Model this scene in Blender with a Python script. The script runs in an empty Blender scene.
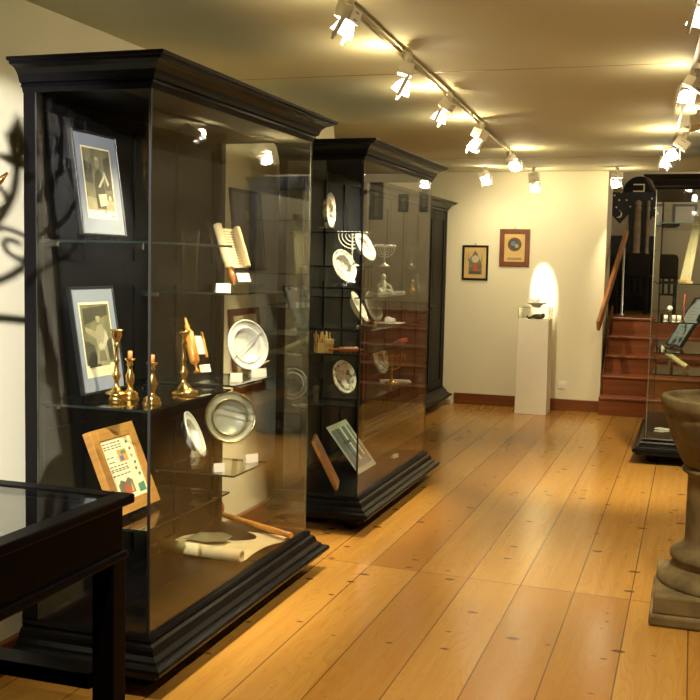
import bpy, bmesh, math, random
from mathutils import Vector, Matrix, Euler
random.seed(7)
R = math.radians
SC = bpy.context.scene
COL = SC.collection

# ------------------------------------------------------------------ camera
F_PX, YAW, PITCH, ROLL, CAM_H = 1030.634, 0.3192, 0.0839, 0.0213, 1.4607
fw = Vector((-math.sin(YAW)*math.cos(PITCH), math.cos(YAW)*math.cos(PITCH), -math.sin(PITCH)))
r0 = fw.cross(Vector((0, 0, 1))).normalized(); u0 = r0.cross(fw)
rt = math.cos(ROLL)*r0 + math.sin(ROLL)*u0
up = -math.sin(ROLL)*r0 + math.cos(ROLL)*u0
EYE = Vector((0, 0, CAM_H))
cam_d = bpy.data.cameras.new('camera'); cam_d.sensor_width = 36; cam_d.lens = 36*F_PX/700
cam_d.clip_start = .05; cam_d.clip_end = 60
cam = bpy.data.objects.new('camera', cam_d); COL.objects.link(cam)
cam.matrix_world = Matrix(((rt.x, up.x, -fw.x, 0), (rt.y, up.y, -fw.y, 0), (rt.z, up.z, -fw.z, CAM_H), (0, 0, 0, 1)))
SC.camera = cam
def at(axis, val, u, v):
    d = fw + (u-350)/F_PX*rt - (v-350)/F_PX*up
    i = 'xyz'.index(axis)
    return tuple(EYE + d*((val-EYE[i])/d[i]))

# ------------------------------------------------------------------ materials
MATS = {}
def nt(name):
    m = bpy.data.materials.new(name); m.use_nodes = True
    n = m.node_tree; n.nodes.clear()
    out = n.nodes.new('ShaderNodeOutputMaterial')
    MATS[name] = m
    return m, n, out
def N(n, t, **kw):
    x = n.nodes.new(t)
    for k, v in kw.items():
        if k.startswith('i_'): x.inputs[k[2:].replace('_', ' ')].default_value = v
        else: setattr(x, k, v)
    return x
def mth(n, op, a, b=None, c=None):
    x = n.nodes.new('ShaderNodeMath'); x.operation = op
    for i, v in enumerate((a, b, c)):
        if v is None: continue
        if isinstance(v, (int, float)): x.inputs[i].default_value = v
        else: n.links.new(v, x.inputs[i])
    return x.outputs[0]
def mixc(n, f, a, b):
    x = n.nodes.new('ShaderNodeMix'); x.data_type = 'RGBA'
    for i, v in ((0, f), (6, a), (7, b)):
        if isinstance(v, (int, float)): x.inputs[i].default_value = v
        elif isinstance(v, tuple): x.inputs[i].default_value = (*v, 1) if len(v) == 3 else v
        else: n.links.new(v, x.inputs[i])
    return x.outputs[2]
def pm(name, col, rough=.5, metal=0., spec=.5, var=0., scale=8., stretch=(1, 1, 1), bump=0., col2=None, coat=0., trans=0., emit=None, es=0.):
    """principled material with a noise-driven tint and a fine bump"""
    m, n, out = nt(name)
    b = N(n, 'ShaderNodeBsdfPrincipled')
    b.inputs['Roughness'].default_value = rough; b.inputs['Metallic'].default_value = metal
    b.inputs['Specular IOR Level'].default_value = spec
    b.inputs['Coat Weight'].default_value = coat
    b.inputs['Transmission Weight'].default_value = trans
    tc = N(n, 'ShaderNodeTexCoord'); mp = N(n, 'ShaderNodeMapping'); mp.inputs['Scale'].default_value = stretch
    n.links.new(tc.outputs['Object'], mp.inputs['Vector'])
    nz = N(n, 'ShaderNodeTexNoise'); nz.inputs['Scale'].default_value = scale; nz.inputs['Detail'].default_value = 5
    n.links.new(mp.outputs[0], nz.inputs['Vector'])
    c2 = col2 or tuple(min(1, c*(1-var)) for c in col)
    mr = N(n, 'ShaderNodeMapRange'); mr.inputs[1].default_value = .3; mr.inputs[2].default_value = .7
    n.links.new(nz.outputs[0], mr.inputs[0])
    n.links.new(mixc(n, mr.outputs[0], col, c2), b.inputs['Base Color'])
    if bump:
        bp = N(n, 'ShaderNodeBump'); bp.inputs['Strength'].default_value = bump; bp.inputs['Distance'].default_value = .004
        n.links.new(nz.outputs[0], bp.inputs['Height']); n.links.new(bp.outputs[0], b.inputs['Normal'])
    if emit:
        b.inputs['Emission Color'].default_value = (*emit, 1); b.inputs['Emission Strength'].default_value = es
    n.links.new(b.outputs[0], out.inputs[0])
    return m
def glass(name, tint=(.97, .98, .97), rough=.0, f0=.04):
    """thin sheet: clear, with a mirror share that grows towards grazing view"""
    m, n, out = nt(name)
    g = N(n, 'ShaderNodeNewGeometry'); dp = N(n, 'ShaderNodeVectorMath', operation='DOT_PRODUCT')
    n.links.new(g.outputs['Normal'], dp.inputs[0]); n.links.new(g.outputs['Incoming'], dp.inputs[1])
    c = mth(n, 'ABSOLUTE', dp.outputs['Value'])
    p = mth(n, 'POWER', mth(n, 'SUBTRACT', 1., c), 5.)
    f = mth(n, 'ADD', mth(n, 'MULTIPLY', p, 1-f0), f0)
    t = N(n, 'ShaderNodeBsdfTransparent'); t.inputs[0].default_value = (*tint, 1)
    gl = N(n, 'ShaderNodeBsdfGlossy'); gl.inputs['Roughness'].default_value = rough; gl.inputs[0].default_value = (1, 1, 1, 1)
    mx = N(n, 'ShaderNodeMixShader')
    n.links.new(f, mx.inputs[0]); n.links.new(t.outputs[0], mx.inputs[1]); n.links.new(gl.outputs[0], mx.inputs[2])
    n.links.new(mx.outputs[0], out.inputs[0])
    return m
def emis(name, col, s):
    m, n, out = nt(name); e = N(n, 'ShaderNodeEmission'); e.inputs[0].default_value = (*col, 1); e.inputs[1].default_value = s
    n.links.new(e.outputs[0], out.inputs[0]); return m

def floor_material(name, w=.2455, off=1.181, joint=4.625, tint=1.):
    m, n, out = nt(name)
    b = N(n, 'ShaderNodeBsdfPrincipled')
    g = N(n, 'ShaderNodeNewGeometry'); sp = N(n, 'ShaderNodeSeparateXYZ'); n.links.new(g.outputs['Position'], sp.inputs[0])
    x, y = sp.outputs[0], sp.outputs[1]
    bx = mth(n, 'DIVIDE', mth(n, 'ADD', x, off), w)
    idx = mth(n, 'FLOOR', bx); fr = mth(n, 'FRACT', bx)
    yy = mth(n, 'ADD', y, mth(n, 'MULTIPLY', x, .055))
    sec = mth(n, 'GREATER_THAN', yy, joint)
    bid = mth(n, 'ADD', idx, mth(n, 'MULTIPLY', sec, 37.3))
    wn = N(n, 'ShaderNodeTexWhiteNoise', noise_dimensions='1D'); n.links.new(bid, wn.inputs['W'])
    # seams
    e = mth(n, 'ABSOLUTE', mth(n, 'SUBTRACT', fr, .5))
    s1 = mth(n, 'GREATER_THAN', e, .490)
    s2 = mth(n, 'LESS_THAN', mth(n, 'ABSOLUTE', mth(n, 'SUBTRACT', yy, joint)), .0025)
    seam = mth(n, 'MAXIMUM', s1, s2)
    # grain
    cv = N(n, 'ShaderNodeCombineXYZ')
    n.links.new(mth(n, 'ADD', mth(n, 'MULTIPLY', x, 26.), mth(n, 'MULTIPLY', bid, 13.7)), cv.inputs[0])
    n.links.new(mth(n, 'MULTIPLY', y, 1.1), cv.inputs[1]); n.links.new(bid, cv.inputs[2])
    n1 = N(n, 'ShaderNodeTexNoise'); n1.inputs['Scale'].default_value = 1.; n1.inputs['Detail'].default_value = 6; n1.inputs['Distortion'].default_value = .5
    n.links.new(cv.outputs[0], n1.inputs['Vector'])
    # cathedral figure
    cv2 = N(n, 'ShaderNodeCombineXYZ')
    n.links.new(mth(n, 'MULTIPLY', mth(n, 'SUBTRACT', fr, .5), 1.3), cv2.inputs[0])
    n.links.new(mth(n, 'MULTIPLY', y, .55), cv2.inputs[1]); n.links.new(mth(n, 'MULTIPLY', bid, 3.1), cv2.inputs[2])
    n2 = N(n, 'ShaderNodeTexNoise'); n2.inputs['Scale'].default_value = 1.6; n2.inputs['Detail'].default_value = 1.
    n.links.new(cv2.outputs[0], n2.inputs['Vector'])
    ring = mth(n, 'FRACT', mth(n, 'MULTIPLY', n2.outputs[0], 24.))
    ring = mth(n, 'POWER', ring, 3.)
    # knots
    cv3 = N(n, 'ShaderNodeCombineXYZ')
    n.links.new(mth(n, 'MULTIPLY', x, 5.), cv3.inputs[0]); n.links.new(mth(n, 'MULTIPLY', y, 9.), cv3.inputs[1])
    vo = N(n, 'ShaderNodeTexVoronoi', voronoi_dimensions='2D'); vo.inputs['Scale'].default_value = 1.
    n.links.new(cv3.outputs[0], vo.inputs['Vector'])
    vs = N(n, 'ShaderNodeSeparateColor'); n.links.new(vo.outputs['Color'], vs.inputs[0])
    rad = mth(n, 'MULTIPLY', mth(n, 'POWER', vs.outputs[0], 2.2), .15)
    knot = N(n, 'ShaderNodeMapRange'); n.links.new(mth(n, 'SUBTRACT', vo.outputs['Distance'], rad), knot.inputs[0])
    knot.inputs[1].default_value = -.03; knot.inputs[2].default_value = .015; knot.inputs[3].default_value = .85; knot.inputs[4].default_value = 0.
    kn = mth(n, 'MULTIPLY', knot.outputs[0], mth(n, 'GREATER_THAN', vs.outputs[1], .45))
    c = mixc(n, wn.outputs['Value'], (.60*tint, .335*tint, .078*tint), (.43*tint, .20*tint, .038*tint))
    gr = N(n, 'ShaderNodeMapRange'); n.links.new(n1.outputs[0], gr.inputs[0]); gr.inputs[1].default_value = .35; gr.inputs[2].default_value = .75; gr.inputs[4].default_value = .45
    c = mixc(n, gr.outputs[0], c, (.40*tint, .165*tint, .025*tint))
    c = mixc(n, mth(n, 'MULTIPLY', ring, .3), c, (.36*tint, .135*tint, .02*tint))
    c = mixc(n, kn, c, (.12*tint, .035*tint, .01*tint))
    c = mixc(n, mth(n, 'MULTIPLY', seam, .8), c, (.07, .028, .01))
    n.links.new(c, b.inputs['Base Color'])
    rg = N(n, 'ShaderNodeMapRange'); n.links.new(n1.outputs[0], rg.inputs[0]); rg.inputs[3].default_value = .15; rg.inputs[4].default_value = .27
    n.links.new(rg.outputs[0], b.inputs['Roughness'])
    b.inputs['Specular IOR Level'].default_value = .5
    bp = N(n, 'ShaderNodeBump'); bp.inputs['Strength'].default_value = .25; bp.inputs['Distance'].default_value = .002
    n.links.new(mth(n, 'SUBTRACT', mth(n, 'MULTIPLY', n1.outputs[0], .4), seam), bp.inputs['Height']); n.links.new(bp.outputs[0], b.inputs['Normal'])
    n.links.new(b.outputs[0], out.inputs[0])
    return m

def china_material(name, a, b_, scale=30., thr=.56):
    """white glazed china with a brush-painted figure in the well"""
    m, n, out = nt(name)
    b = N(n, 'ShaderNodeBsdfPrincipled'); b.inputs['Roughness'].default_value = .18
    tc = N(n, 'ShaderNodeTexCoord')
    nz = N(n, 'ShaderNodeTexNoise'); nz.inputs['Scale'].default_value = scale; nz.inputs['Detail'].default_value = 4; nz.inputs['Distortion'].default_value = 1.2
    n.links.new(tc.outputs['Object'], nz.inputs['Vector'])
    k = N(n, 'ShaderNodeMapRange'); n.links.new(nz.outputs[0], k.inputs[0]); k.inputs[1].default_value = thr; k.inputs[2].default_value = thr+.08
    k.inputs[4].default_value = .9
    nz2 = N(n, 'ShaderNodeTexNoise'); nz2.inputs['Scale'].default_value = scale*.5
    n.links.new(tc.outputs['Object'], nz2.inputs['Vector'])
    cc = mixc(n, mth(n, 'GREATER_THAN', nz2.outputs[0], .5), a, b_)
    n.links.new(mixc(n, k.outputs[0], (.85, .84, .8), cc), b.inputs['Base Color'])
    n.links.new(b.outputs[0], out.inputs[0]); return m

def parchment_material(name):
    m, n, out = nt(name)
    b = N(n, 'ShaderNodeBsdfPrincipled'); b.inputs['Roughness'].default_value = .7
    tc = N(n, 'ShaderNodeTexCoord'); nz = N(n, 'ShaderNodeTexNoise'); nz.inputs['Scale'].default_value = 9
    n.links.new(tc.outputs['Object'], nz.inputs['Vector'])
    n.links.new(mixc(n, nz.outputs[0], (.78, .66, .42), (.62, .48, .26)), b.inputs['Base Color'])
    n.links.new(b.outputs[0], out.inputs[0]); return m

def plaster_material(name, col, var=.06):
    m, n, out = nt(name)
    b = N(n, 'ShaderNodeBsdfPrincipled'); b.inputs['Roughness'].default_value = .8; b.inputs['Specular IOR Level'].default_value = .25
    g = N(n, 'ShaderNodeNewGeometry'); nz = N(n, 'ShaderNodeTexNoise'); nz.inputs['Scale'].default_value = 1.3; nz.inputs['Detail'].default_value = 6
    n.links.new(g.outputs['Position'], nz.inputs['Vector'])
    n.links.new(mixc(n, nz.outputs[0], col, tuple(c*(1-var*2) for c in col)), b.inputs['Base Color'])
    nz3 = N(n, 'ShaderNodeTexNoise'); nz3.inputs['Scale'].default_value = 60.
    n.links.new(g.outputs['Position'], nz3.inputs['Vector'])
    bp = N(n, 'ShaderNodeBump'); bp.inputs['Strength'].default_value = .12; bp.inputs['Distance'].default_value = .003
    n.links.new(nz3.outputs[0], bp.inputs['Height']); n.links.new(bp.outputs[0], b.inputs['Normal'])
    n.links.new(b.outputs[0], out.inputs[0]); return m

M = MATS
plaster_material('plaster_wall', (.79, .75, .585))
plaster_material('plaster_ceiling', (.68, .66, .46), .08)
plaster_material('plaster_white', (.80, .72, .52))
floor_material('pine_boards', tint=.80)
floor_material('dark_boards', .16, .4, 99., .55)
pm('black_wood', (.0034, .0032, .0046), .34, var=.4, scale=5, stretch=(1, 1, .12), bump=.1, spec=.13)
pm('black_panel', (.0035, .0036, .0046), .5, spec=.12, var=.5, scale=6, stretch=(6, 6, .5), bump=.08)
pm('table_wood', (.0035, .0026, .0038), .42, spec=.04, var=.4, scale=5, stretch=(2, .2, 2), bump=.06)
pm('groove_black', (.006, .006, .007), .6)
pm('red_wood', (.20, .062, .018), .35, var=.35, scale=6, stretch=(.3, 5, 5), bump=.06)
pm('stair_wood', (.27, .08, .026), .32, var=.4, scale=5, stretch=(.4, 6, 6), bump=.05)
pm('rail_wood', (.42, .17, .05), .3, var=.3, scale=8, stretch=(4, 1, 4))
pm('frame_oak', (.50, .24, .055), .4, var=.35, scale=9, stretch=(1, 1, 6), bump=.05)
pm('frame_brown', (.17, .055, .022), .4, var=.35, scale=9)
pm('frame_black', (.012, .012, .014), .3)
pm('mat_grey', (.21, .24, .31), .8, var=.04)
pm('paper_white', (.84, .82, .74), .75, var=.03)
pm('paper_cream', (.80, .71, .47), .75, var=.12)
pm('paper_ochre', (.62, .44, .18), .75, var=.2)
pm('photo_mid', (.21, .19, .11), .5, col2=(.10, .095, .055), scale=18)
pm('photo_dark', (.075, .07, .045), .5, var=.4, scale=18)
pm('photo_light', (.33, .30, .19), .5, var=.3, scale=24)
pm('photo_pale', (.5, .46, .33), .5, var=.2, scale=24)
pm('ink', (.05, .045, .04), .7)
pm('ink_red', (.45, .09, .04), .7); pm('ink_green', (.08, .22, .12), .7); pm('ink_orange', (.7, .30, .07), .7); pm('ink_blue', (.10, .16, .3), .7)
pm('brass', (.86, .56, .17), .2, metal=1., var=.2, scale=20)
pm('brass_old', (.62, .50, .26), .3, metal=1., var=.25, scale=14)
pm('silver', (.80, .80, .78), .36, metal=.12, var=.1, scale=14)
pm('dark_silver', (.12, .12, .12), .2, metal=1., var=.2)
pm('pewter', (.46, .45, .38), .35, metal=.1, var=.2, scale=10)
pm('amber_wood', (.72, .30, .05), .28, var=.35, scale=14, stretch=(4, 4, .6))
pm('cherry_wood', (.40, .13, .03), .3, var=.35, scale=14, stretch=(4, 4, .6))
pm('pale_wood', (.76, .54, .24), .4, var=.3, scale=14)
pm('porcelain', (.86, .85, .82), .2)
pm('plaster_figure', (.78, .74, .66), .6)
pm('light_plastic', (.80, .74, .62), .4)
pm('white_plastic', (.84, .82, .78), .35)
pm('slot_dark', (.04, .035, .03), .6)
pm('red_plastic', (.55, .05, .02), .3)
pm('steel', (.7, .7, .7), .25, metal=1.)
pm('track_metal', (.42, .34, .22), .3, metal=1.)
pm('stone', (.235, .18, .09), .8, var=.45, scale=9, bump=.8, spec=.2, col2=(.105, .078, .04))
pm('plinth_white', (.80, .76, .66), .55, var=.04)
pm('chair_black', (.004, .004, .005), .5, spec=.25)
pm('night_blue', (.010, .012, .026), .5, var=.5)
pm('mountain_grey', (.44, .37, .28), .7, var=.35, scale=5)
pm('column_marble', (.34, .25, .16), .4, var=.45, scale=12)
pm('gold_paint', (.85, .72, .45), .4)
pm('bronze', (.09, .075, .05), .4, metal=.6)
pm('wax', (.75, .28, .10), .5)
parchment_material('parchment')
china_material('china_brown', (.26, .13, .05), (.17, .16, .2), 30., .5)
china_material('china_blue', (.35, .28, .14), (.16, .2, .36), 40., .53)
china_material('china_portrait', (.36, .26, .14), (.10, .09, .08), 26., .5)
glass('pane_glass'); glass('shelf_glass', (.93, .97, .95), .02); glass('acrylic', (.96, .97, .97), .03)
glass('object_glass', (.93, .95, .93), .02, .05)
pm('glass_edge', (.012, .018, .016), .2, spec=.4)
pm('pane_edge', (.12, .135, .11), .2, spec=.6)
emis('lamp_glow', (1., .93, .80), 9.)
emis('lamp_core', (1., .95, .85), 30.)

# ------------------------------------------------------------------ mesh helpers
class MB:
    def __init__(s): s.bm = bmesh.new(); s.mats = []
    def mi(s, m):
        if m is None: m = s.mats[0] if s.mats else 'plaster_white'
        if m not in s.mats: s.mats.append(m)
        return s.mats.index(m)
    def box(s, a, b, m=None, mat=None):
        i = s.mi(m)
        x0, y0, z0 = a; x1, y1, z1 = b
        P = [(x0, y0, z0), (x1, y0, z0), (x1, y1, z0), (x0, y1, z0), (x0, y0, z1), (x1, y0, z1), (x1, y1, z1), (x0, y1, z1)]
        if mat: P = [mat @ Vector(p) for p in P]
        v = [s.bm.verts.new(p) for p in P]
        for f in ((0, 3, 2, 1), (4, 5, 6, 7), (0, 1, 5, 4), (1, 2, 6, 5), (2, 3, 7, 6), (3, 0, 4, 7)):
            s.bm.faces.new([v[k] for k in f]).material_index = i
        return s
    def lathe(s, prof, m=None, seg=24, mat=None, smooth=True, sq=None, caps=True):
        i = s.mi(m); rings = []
        for r, z in prof:
            ring = []
            for k in range(seg):
                a = 2*math.pi*k/seg + (math.pi/seg if sq else 0)
                p = Vector((r*math.cos(a), r*math.sin(a), z))
                ring.append(s.bm.verts.new(mat @ p if mat else p))
            rings.append(ring)
        for a, b in zip(rings, rings[1:]):
            for k in range(seg):
                f = s.bm.faces.new((a[k], a[(k+1) % seg], b[(k+1) % seg], b[k])); f.material_index = i; f.smooth = smooth
        for ring, fl in ((rings[0], True), (rings[-1], False)) if caps else ():
            f = s.bm.faces.new(ring[::-1] if fl else ring); f.material_index = i
        return s
    def tube(s, pts, r, m=None, seg=8, rr=None):
        i = s.mi(m); pts = [Vector(p) for p in pts]; rings = []; ref = None
        for k, p in enumerate(pts):
            d = (pts[min(k+1, len(pts)-1)] - pts[max(k-1, 0)]).normalized()
            if ref is None: ref = Vector((0, 0, 1)) if abs(d.z) < .9 else Vector((1, 0, 0))
            a = d.cross(ref).normalized(); b = a.cross(d).normalized(); ref = b
            q = rr[k] if rr else r
            rings.append([s.bm.verts.new(p + q*(math.cos(t)*a + math.sin(t)*b)) for t in [2*math.pi*j/seg for j in range(seg)]])
        for a, b in zip(rings, rings[1:]):
            for k in range(seg):
                f = s.bm.faces.new((a[k], b[k], b[(k+1) % seg], a[(k+1) % seg])); f.material_index = i; f.smooth = True
        s.bm.faces.new(rings[0]).material_index = i; s.bm.faces.new(rings[-1][::-1]).material_index = i
        return s
    def poly(s, pts, m=None, mat=None):
        i = s.mi(m)
        f = s.bm.faces.new([s.bm.verts.new(mat @ Vector(p) if mat else p) for p in pts]); f.material_index = i
        return s
    def prism(s, pts, axis, a, b, m=None, mat=None):
        """2-D outline pts extruded along an axis between a and b"""
        i = s.mi(m)
        def P(p, t):
            q = {'x': (t, p[0], p[1]), 'y': (p[0], t, p[1]), 'z': (p[0], p[1], t)}[axis]
            return mat @ Vector(q) if mat else q
        A = [s.bm.verts.new(P(p, a)) for p in pts]; B = [s.bm.verts.new(P(p, b)) for p in pts]
        k = len(pts)
        for j in range(k): s.bm.faces.new((A[j], A[(j+1) % k], B[(j+1) % k], B[j])).material_index = i
        s.bm.faces.new(A[::-1]).material_index = i; s.bm.faces.new(B).material_index = i
        return s
    def ball(s, c, r, m=None, seg=14, sc=(1, 1, 1)):
        n = max(4, seg//2)
        mat = Matrix.Translation(c) @ Matrix.Diagonal((*sc, 1))
        return s.lathe([(max(1e-4, r*math.sin(math.pi*k/n)), -r*math.cos(math.pi*k/n)) for k in range(n+1)], m, seg, mat)
    def build(s, name, parent=None, bevel=0.):
        bmesh.ops.recalc_face_normals(s.bm, faces=s.bm.faces)
        me = bpy.data.meshes.new(name); s.bm.to_mesh(me); s.bm.free()
        for m in s.mats: me.materials.append(M[m])
        o = bpy.data.objects.new(name, me); COL.objects.link(o)
        if parent: o.parent = parent
        if bevel:
            md = o.modifiers.new('bevel', 'BEVEL'); md.width = bevel; md.segments = 2; md.limit_method = 'ANGLE'
        return o

def tag(o, label, cat, group=None, kind=None):
    if label: o['label'] = label
    if cat: o['category'] = cat
    if group: o['group'] = group
    if kind: o['kind'] = kind
    return o
def thing(name, label, cat, loc=(0, 0, 0), az=None, lean=0., group=None):
    """Empty at a thing's base; local -y faces azimuth az (degrees from +x), lean tips the top backwards"""
    o = bpy.data.objects.new(name, None); COL.objects.link(o); o.empty_display_size = .05
    o.location = loc
    o.rotation_euler = (-R(lean), 0, R(az+90) if az is not None else 0)
    return tag(o, label, cat, group)
def place(o, loc, az=0, lean=0):
    o.location = loc; o.rotation_euler = (-R(lean), 0, R(az+90)); return o
def struct(o): o['kind'] = 'structure'; return o
def circle(cx, cz, r, n=20, a0=0, a1=360, rx=1.):
    return [(cx + rx*r*math.cos(R(a0+(a1-a0)*k/n)), cz + r*math.sin(R(a0+(a1-a0)*k/n))) for k in range(n + (0 if a1-a0 == 360 else 1))]

# ------------------------------------------------------------------ room
XL, XR, YB, YN, H = -2.471, 1.2, 10.71, -2.2, 2.4355
XS = -.85            # left side of the stair opening
PZ = .935            # upper platform level
XU = 1.7             # right side of the upper room
YU = 14.2
struct(MB().box((XL-.35, YN, -.1), (XR, YB+.2, 0), 'pine_boards').build('floor'))
cb = MB().box((XL-.35, YN, H), (XR, YB+.12, H+.1), 'plaster_ceiling')
struct(cb.build('ceiling'))
for k, yy in enumerate((5.19, 9.35)):
    struct(MB().box((XL, yy-.004, H-.0015), (XR, yy+.004, H+.001), 'frame_oak').build('trim_%d' % (k+1)))
# the old left wall leans outwards towards the ceiling
WB = -2.235
def wallx(z): return WB + (XL-WB)*z/H
struct(MB().prism([(XL-.12, 0), (WB, 0), (XL, H), (XL-.12, H)], 'y', YN, 7.0, 'plaster_wall').build('wall_left'))
struct(MB().box((XL-.35, 6.9, 0), (XL-.12, 7.0, H), 'plaster_wall').box((XL-.35, 7.0, 0), (XL-.30, YB, H)).build('wall_niche'))
struct(MB().box((XL-.35, YB, 0), (XS, YB+.12, H), 'plaster_wall').build('wall_back'))
struct(MB().box((XR, YN, 0), (XR+.12, YB, H), 'plaster_wall').build('wall_right'))
struct(MB().box((XL-.35, YN-.12, 0), (XR+.12, YN, H), 'plaster_wall').build('wall_rear'))
# upper room behind the stairs
struct(MB().box((XS-.32, YB+.12, PZ), (XS-.2, YU, 3.2), 'plaster_wall').box((XS-.2, YB+.12, 0), (XS-.05, 12.0, H+.7)).build('wall_stair'))
struct(MB().box((XS-.32, YU, 0), (XU+.12, YU+.12, 3.2), 'plaster_white').build('wall_upper'))
struct(MB().box((XU, YB, 0), (XU+.12, YU, 3.2), 'plaster_white').build('wall_upper_right'))
struct(MB().box((XR+.12, YB, 0), (XU, YB+.12, 3.2), 'plaster_white').build('wall_upper_front'))
struct(MB().box((XS-.32, YB+.02, H+.1), (XU, YB+.12, 3.2), 'plaster_white').build('wall_header'))
struct(MB().box((XS-.32, YB, 3.2), (XU+.12, YU+.12, 3.3), 'plaster_ceiling').build('ceiling_upper'))
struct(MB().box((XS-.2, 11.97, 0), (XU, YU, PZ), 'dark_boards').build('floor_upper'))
# unseen dark panel added on the left wall to darken the cabinet glass reflections
struct(MB().prism([(wallx(.13), .13), (wallx(.13)+.02, .13), (wallx(2.2)+.02, 2.2), (wallx(2.2), 2.2)], 'y', .9, 2.53, 'black_panel').build('trim_3'))
# skirting boards
def skirt(name, a, b):
    o = MB().box(a, b, 'red_wood').build(name, bevel=.004); struct(o)
skirt('baseboard_back', (-2.36, YB-.022, 0), (XS, YB, .115))
skirt('baseboard_left', (WB-.01, YN, 0), (WB+.018, 7.0, .115))
skirt('baseboard_right', (XR-.022, YN, 0), (XR, YB, .115))

# stairs
st = thing('staircase', 'reddish brown wooden staircase rising to the upper room at the far end', 'staircase', (-.1, 10.47, 0))
NS, RUN, RISE = 5, .28, PZ/5
for k in range(NS):
    y0 = .04 + k*RUN
    sb = MB().box((-.742 if k == 0 else -.735, y0, 0 if k == 0 else k*RISE-.02), (.62, y0+RUN+.02 if k == 0 else 1.49, (k+1)*RISE-.028), 'stair_wood').build('step', st)
    MB().box((-.744 if k == 0 else -.737, y0-.022, (k+1)*RISE-.028), (.63, (.235 if k == 0 else y0+RUN+.02) if k < NS-1 else 1.49, (k+1)*RISE), 'stair_wood').build('tread', sb, bevel=.008)
MB().prism([(.27, .19), (.27, .24), (1.42, 1.05), (1.49, 1.05), (1.49, .19)], 'x', -.752, -.738, 'stair_wood').build('stringer', st)

# handrail: sloped board held on the stair wall
A0, A1 = Vector((-.86, 10.30, .90)), Vector((-.742, 12.1, 1.86))
hd = (A1-A0).normalized(); hm_ = Matrix.Translation(A0) @ hd.to_track_quat('X', 'Z').to_matrix().to_4x4()
hr = MB().box((0, -.018, -.055), ((A1-A0).length, .018, .055), 'rail_wood', hm_)
hb = hr.build('handrail', None, .012)
tag(hb, 'sloping wooden handrail board at the left side of the stairs', 'handrail')
tag(MB().lathe([(.03, PZ), (.03, PZ+.012), (.011, PZ+.02), (.011, 1.70)], 'steel', 12, Matrix.Translation((-.749, 12.0, 0))).build('handrail_post'), 'thin grey metal post holding up the top of the sloping handrail', 'post')

# ------------------------------------------------------------------ display cabinets
T, GT, GB, DEP = 2.1, 2.0145, .176, .488
CORN = [(o, 2.010 + (z-1.985)*.90) for o, z in [(0, 1.985), (.010, 2.012), (.014, 2.004), (.010, 2.016), (.020, 2.020), (.024, 2.034), (.030, 2.048), (.046, 2.066), (.064, 2.074), (.074, 2.076), (.076, 2.084), (.088, 2.086), (.091, 2.096), (.088, T)]]
BASE = [(.0, .192), (.012, .192), (.018, .182), (.016, .172), (.030, .166), (.036, .156), (.040, .140), (.056, .128), (.060, .120), (.070, .118), (.086, .112), (.089, .102), (.086, .092), (.066, .088), (.056, .068)]
def moulding(prof, x0, x1, y0, y1, m, cap_top):
    """profile swept round the near side, front and far side of a cabinet whose back is at x0"""
    b = MB(); i = b.mi(m); rows = []
    for o, z in prof:
        rows.append([b.bm.verts.new(p) for p in ((x0, y0-o, z), (x1+o, y0-o, z), (x1+o, y1+o, z), (x0, y1+o, z))])
    for p, q in zip(rows, rows[1:]):
        for k in range(4):
            b.bm.faces.new((p[k], p[(k+1) % 4], q[(k+1) % 4], q[k])).material_index = i
    b.bm.faces.new(rows[0]).material_index = i; b.bm.faces.new(rows[-1]).material_index = i
    return b
def cabinet(label, loc, L, flip, shelves, back=True):
    """local frame: back at x=0, front glass at x=DEP, y from 0 to L"""
    t = thing('display_cabinet', label, 'display cabinet', loc)
    if flip: t.rotation_euler = (0, 0, math.pi); t.scale = (1, 1, 1.022)
    D = DEP
    moulding(CORN, 0, D, 0, L, 'black_wood', True).build('cornice', t)
    moulding(BASE, 0, D, 0, L, 'black_wood', False).build('plinth', t)
    for x in (.07, D-.05):
        for y in (.06, L-.10):
            f = MB().lathe([(.022, .0), (.03, .004), (.05, .018), (.056, .04), (.046, .064), (.046, .072)], 'black_wood', 20, Matrix.Translation((x, y, 0))).build('foot', t)
    if back:
        b = MB().box((0, .03, .19), (.018, L-.03, 2.012), 'black_panel')
        n = 4; w = (L-.06)/n
        for k in range(n):
            for z0, z1 in ((.19, .80), (.80, 1.40), (1.40, 2.012)):
                y0 = .03+k*w
                for a, c in (((.018, y0, z0), (.026, y0+.05, z1)), ((.018, y0+w-.05, z0), (.026, y0+w, z1)), ((.018, y0+.05, z0), (.026, y0+w-.05, z0+.05)), ((.018, y0+.05, z1-.05), (.026, y0+w-.05, z1))):
                    b.box(a, c)
        b.build('back_panel', t)
    for y in (0, L-.045):
        MB().box((0, y, .19), (.05, y+.045, 2.012), 'black_wood').build('back_post', t, .003)
    g = .006
    def pane(a, b_, ax):
        o = MB(); o.box(a, b_, 'pane_glass'); e = o.mi('pane_edge')
        o.bm.faces.ensure_lookup_table()
        for f in o.bm.faces:
            f.normal_update()
            if abs(f.normal['xyz'.index(ax)]) < .5: f.material_index = e
        o.build('glass_pane', t)
    pane((.05, .001, .19), (D-.009, .001+g, 2.012), 'y')
    pane((.05, L-g-.001, .19), (D-.009, L-.001, 2.012), 'y')
    pane((D-g-.001, .008, .19), (D-.001, L-.003, 2.012), 'x')
    MB().box((D-.009, .0, .19), (D, .006, 2.012), 'groove_black').build('corner_seal', t)
    for (x0, x1, y0, y1, z) in shelves:
        o = MB().box((x0, y0, z-.008), (x1, y1, z), 'shelf_glass'); e = o.mi('glass_edge')
        for f in o.bm.faces:
            f.normal_update()
            if abs(f.normal.z) < .5: f.material_index = e
        s = o.build('glass_shelf', t)
        if back:
            for yy in (y0+.04, y1-.04):
                MB().box((.026, yy-.006, z-.022), (.09, yy+.006, z-.008), 'steel').build('shelf_bracket', s)
    return t
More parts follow.
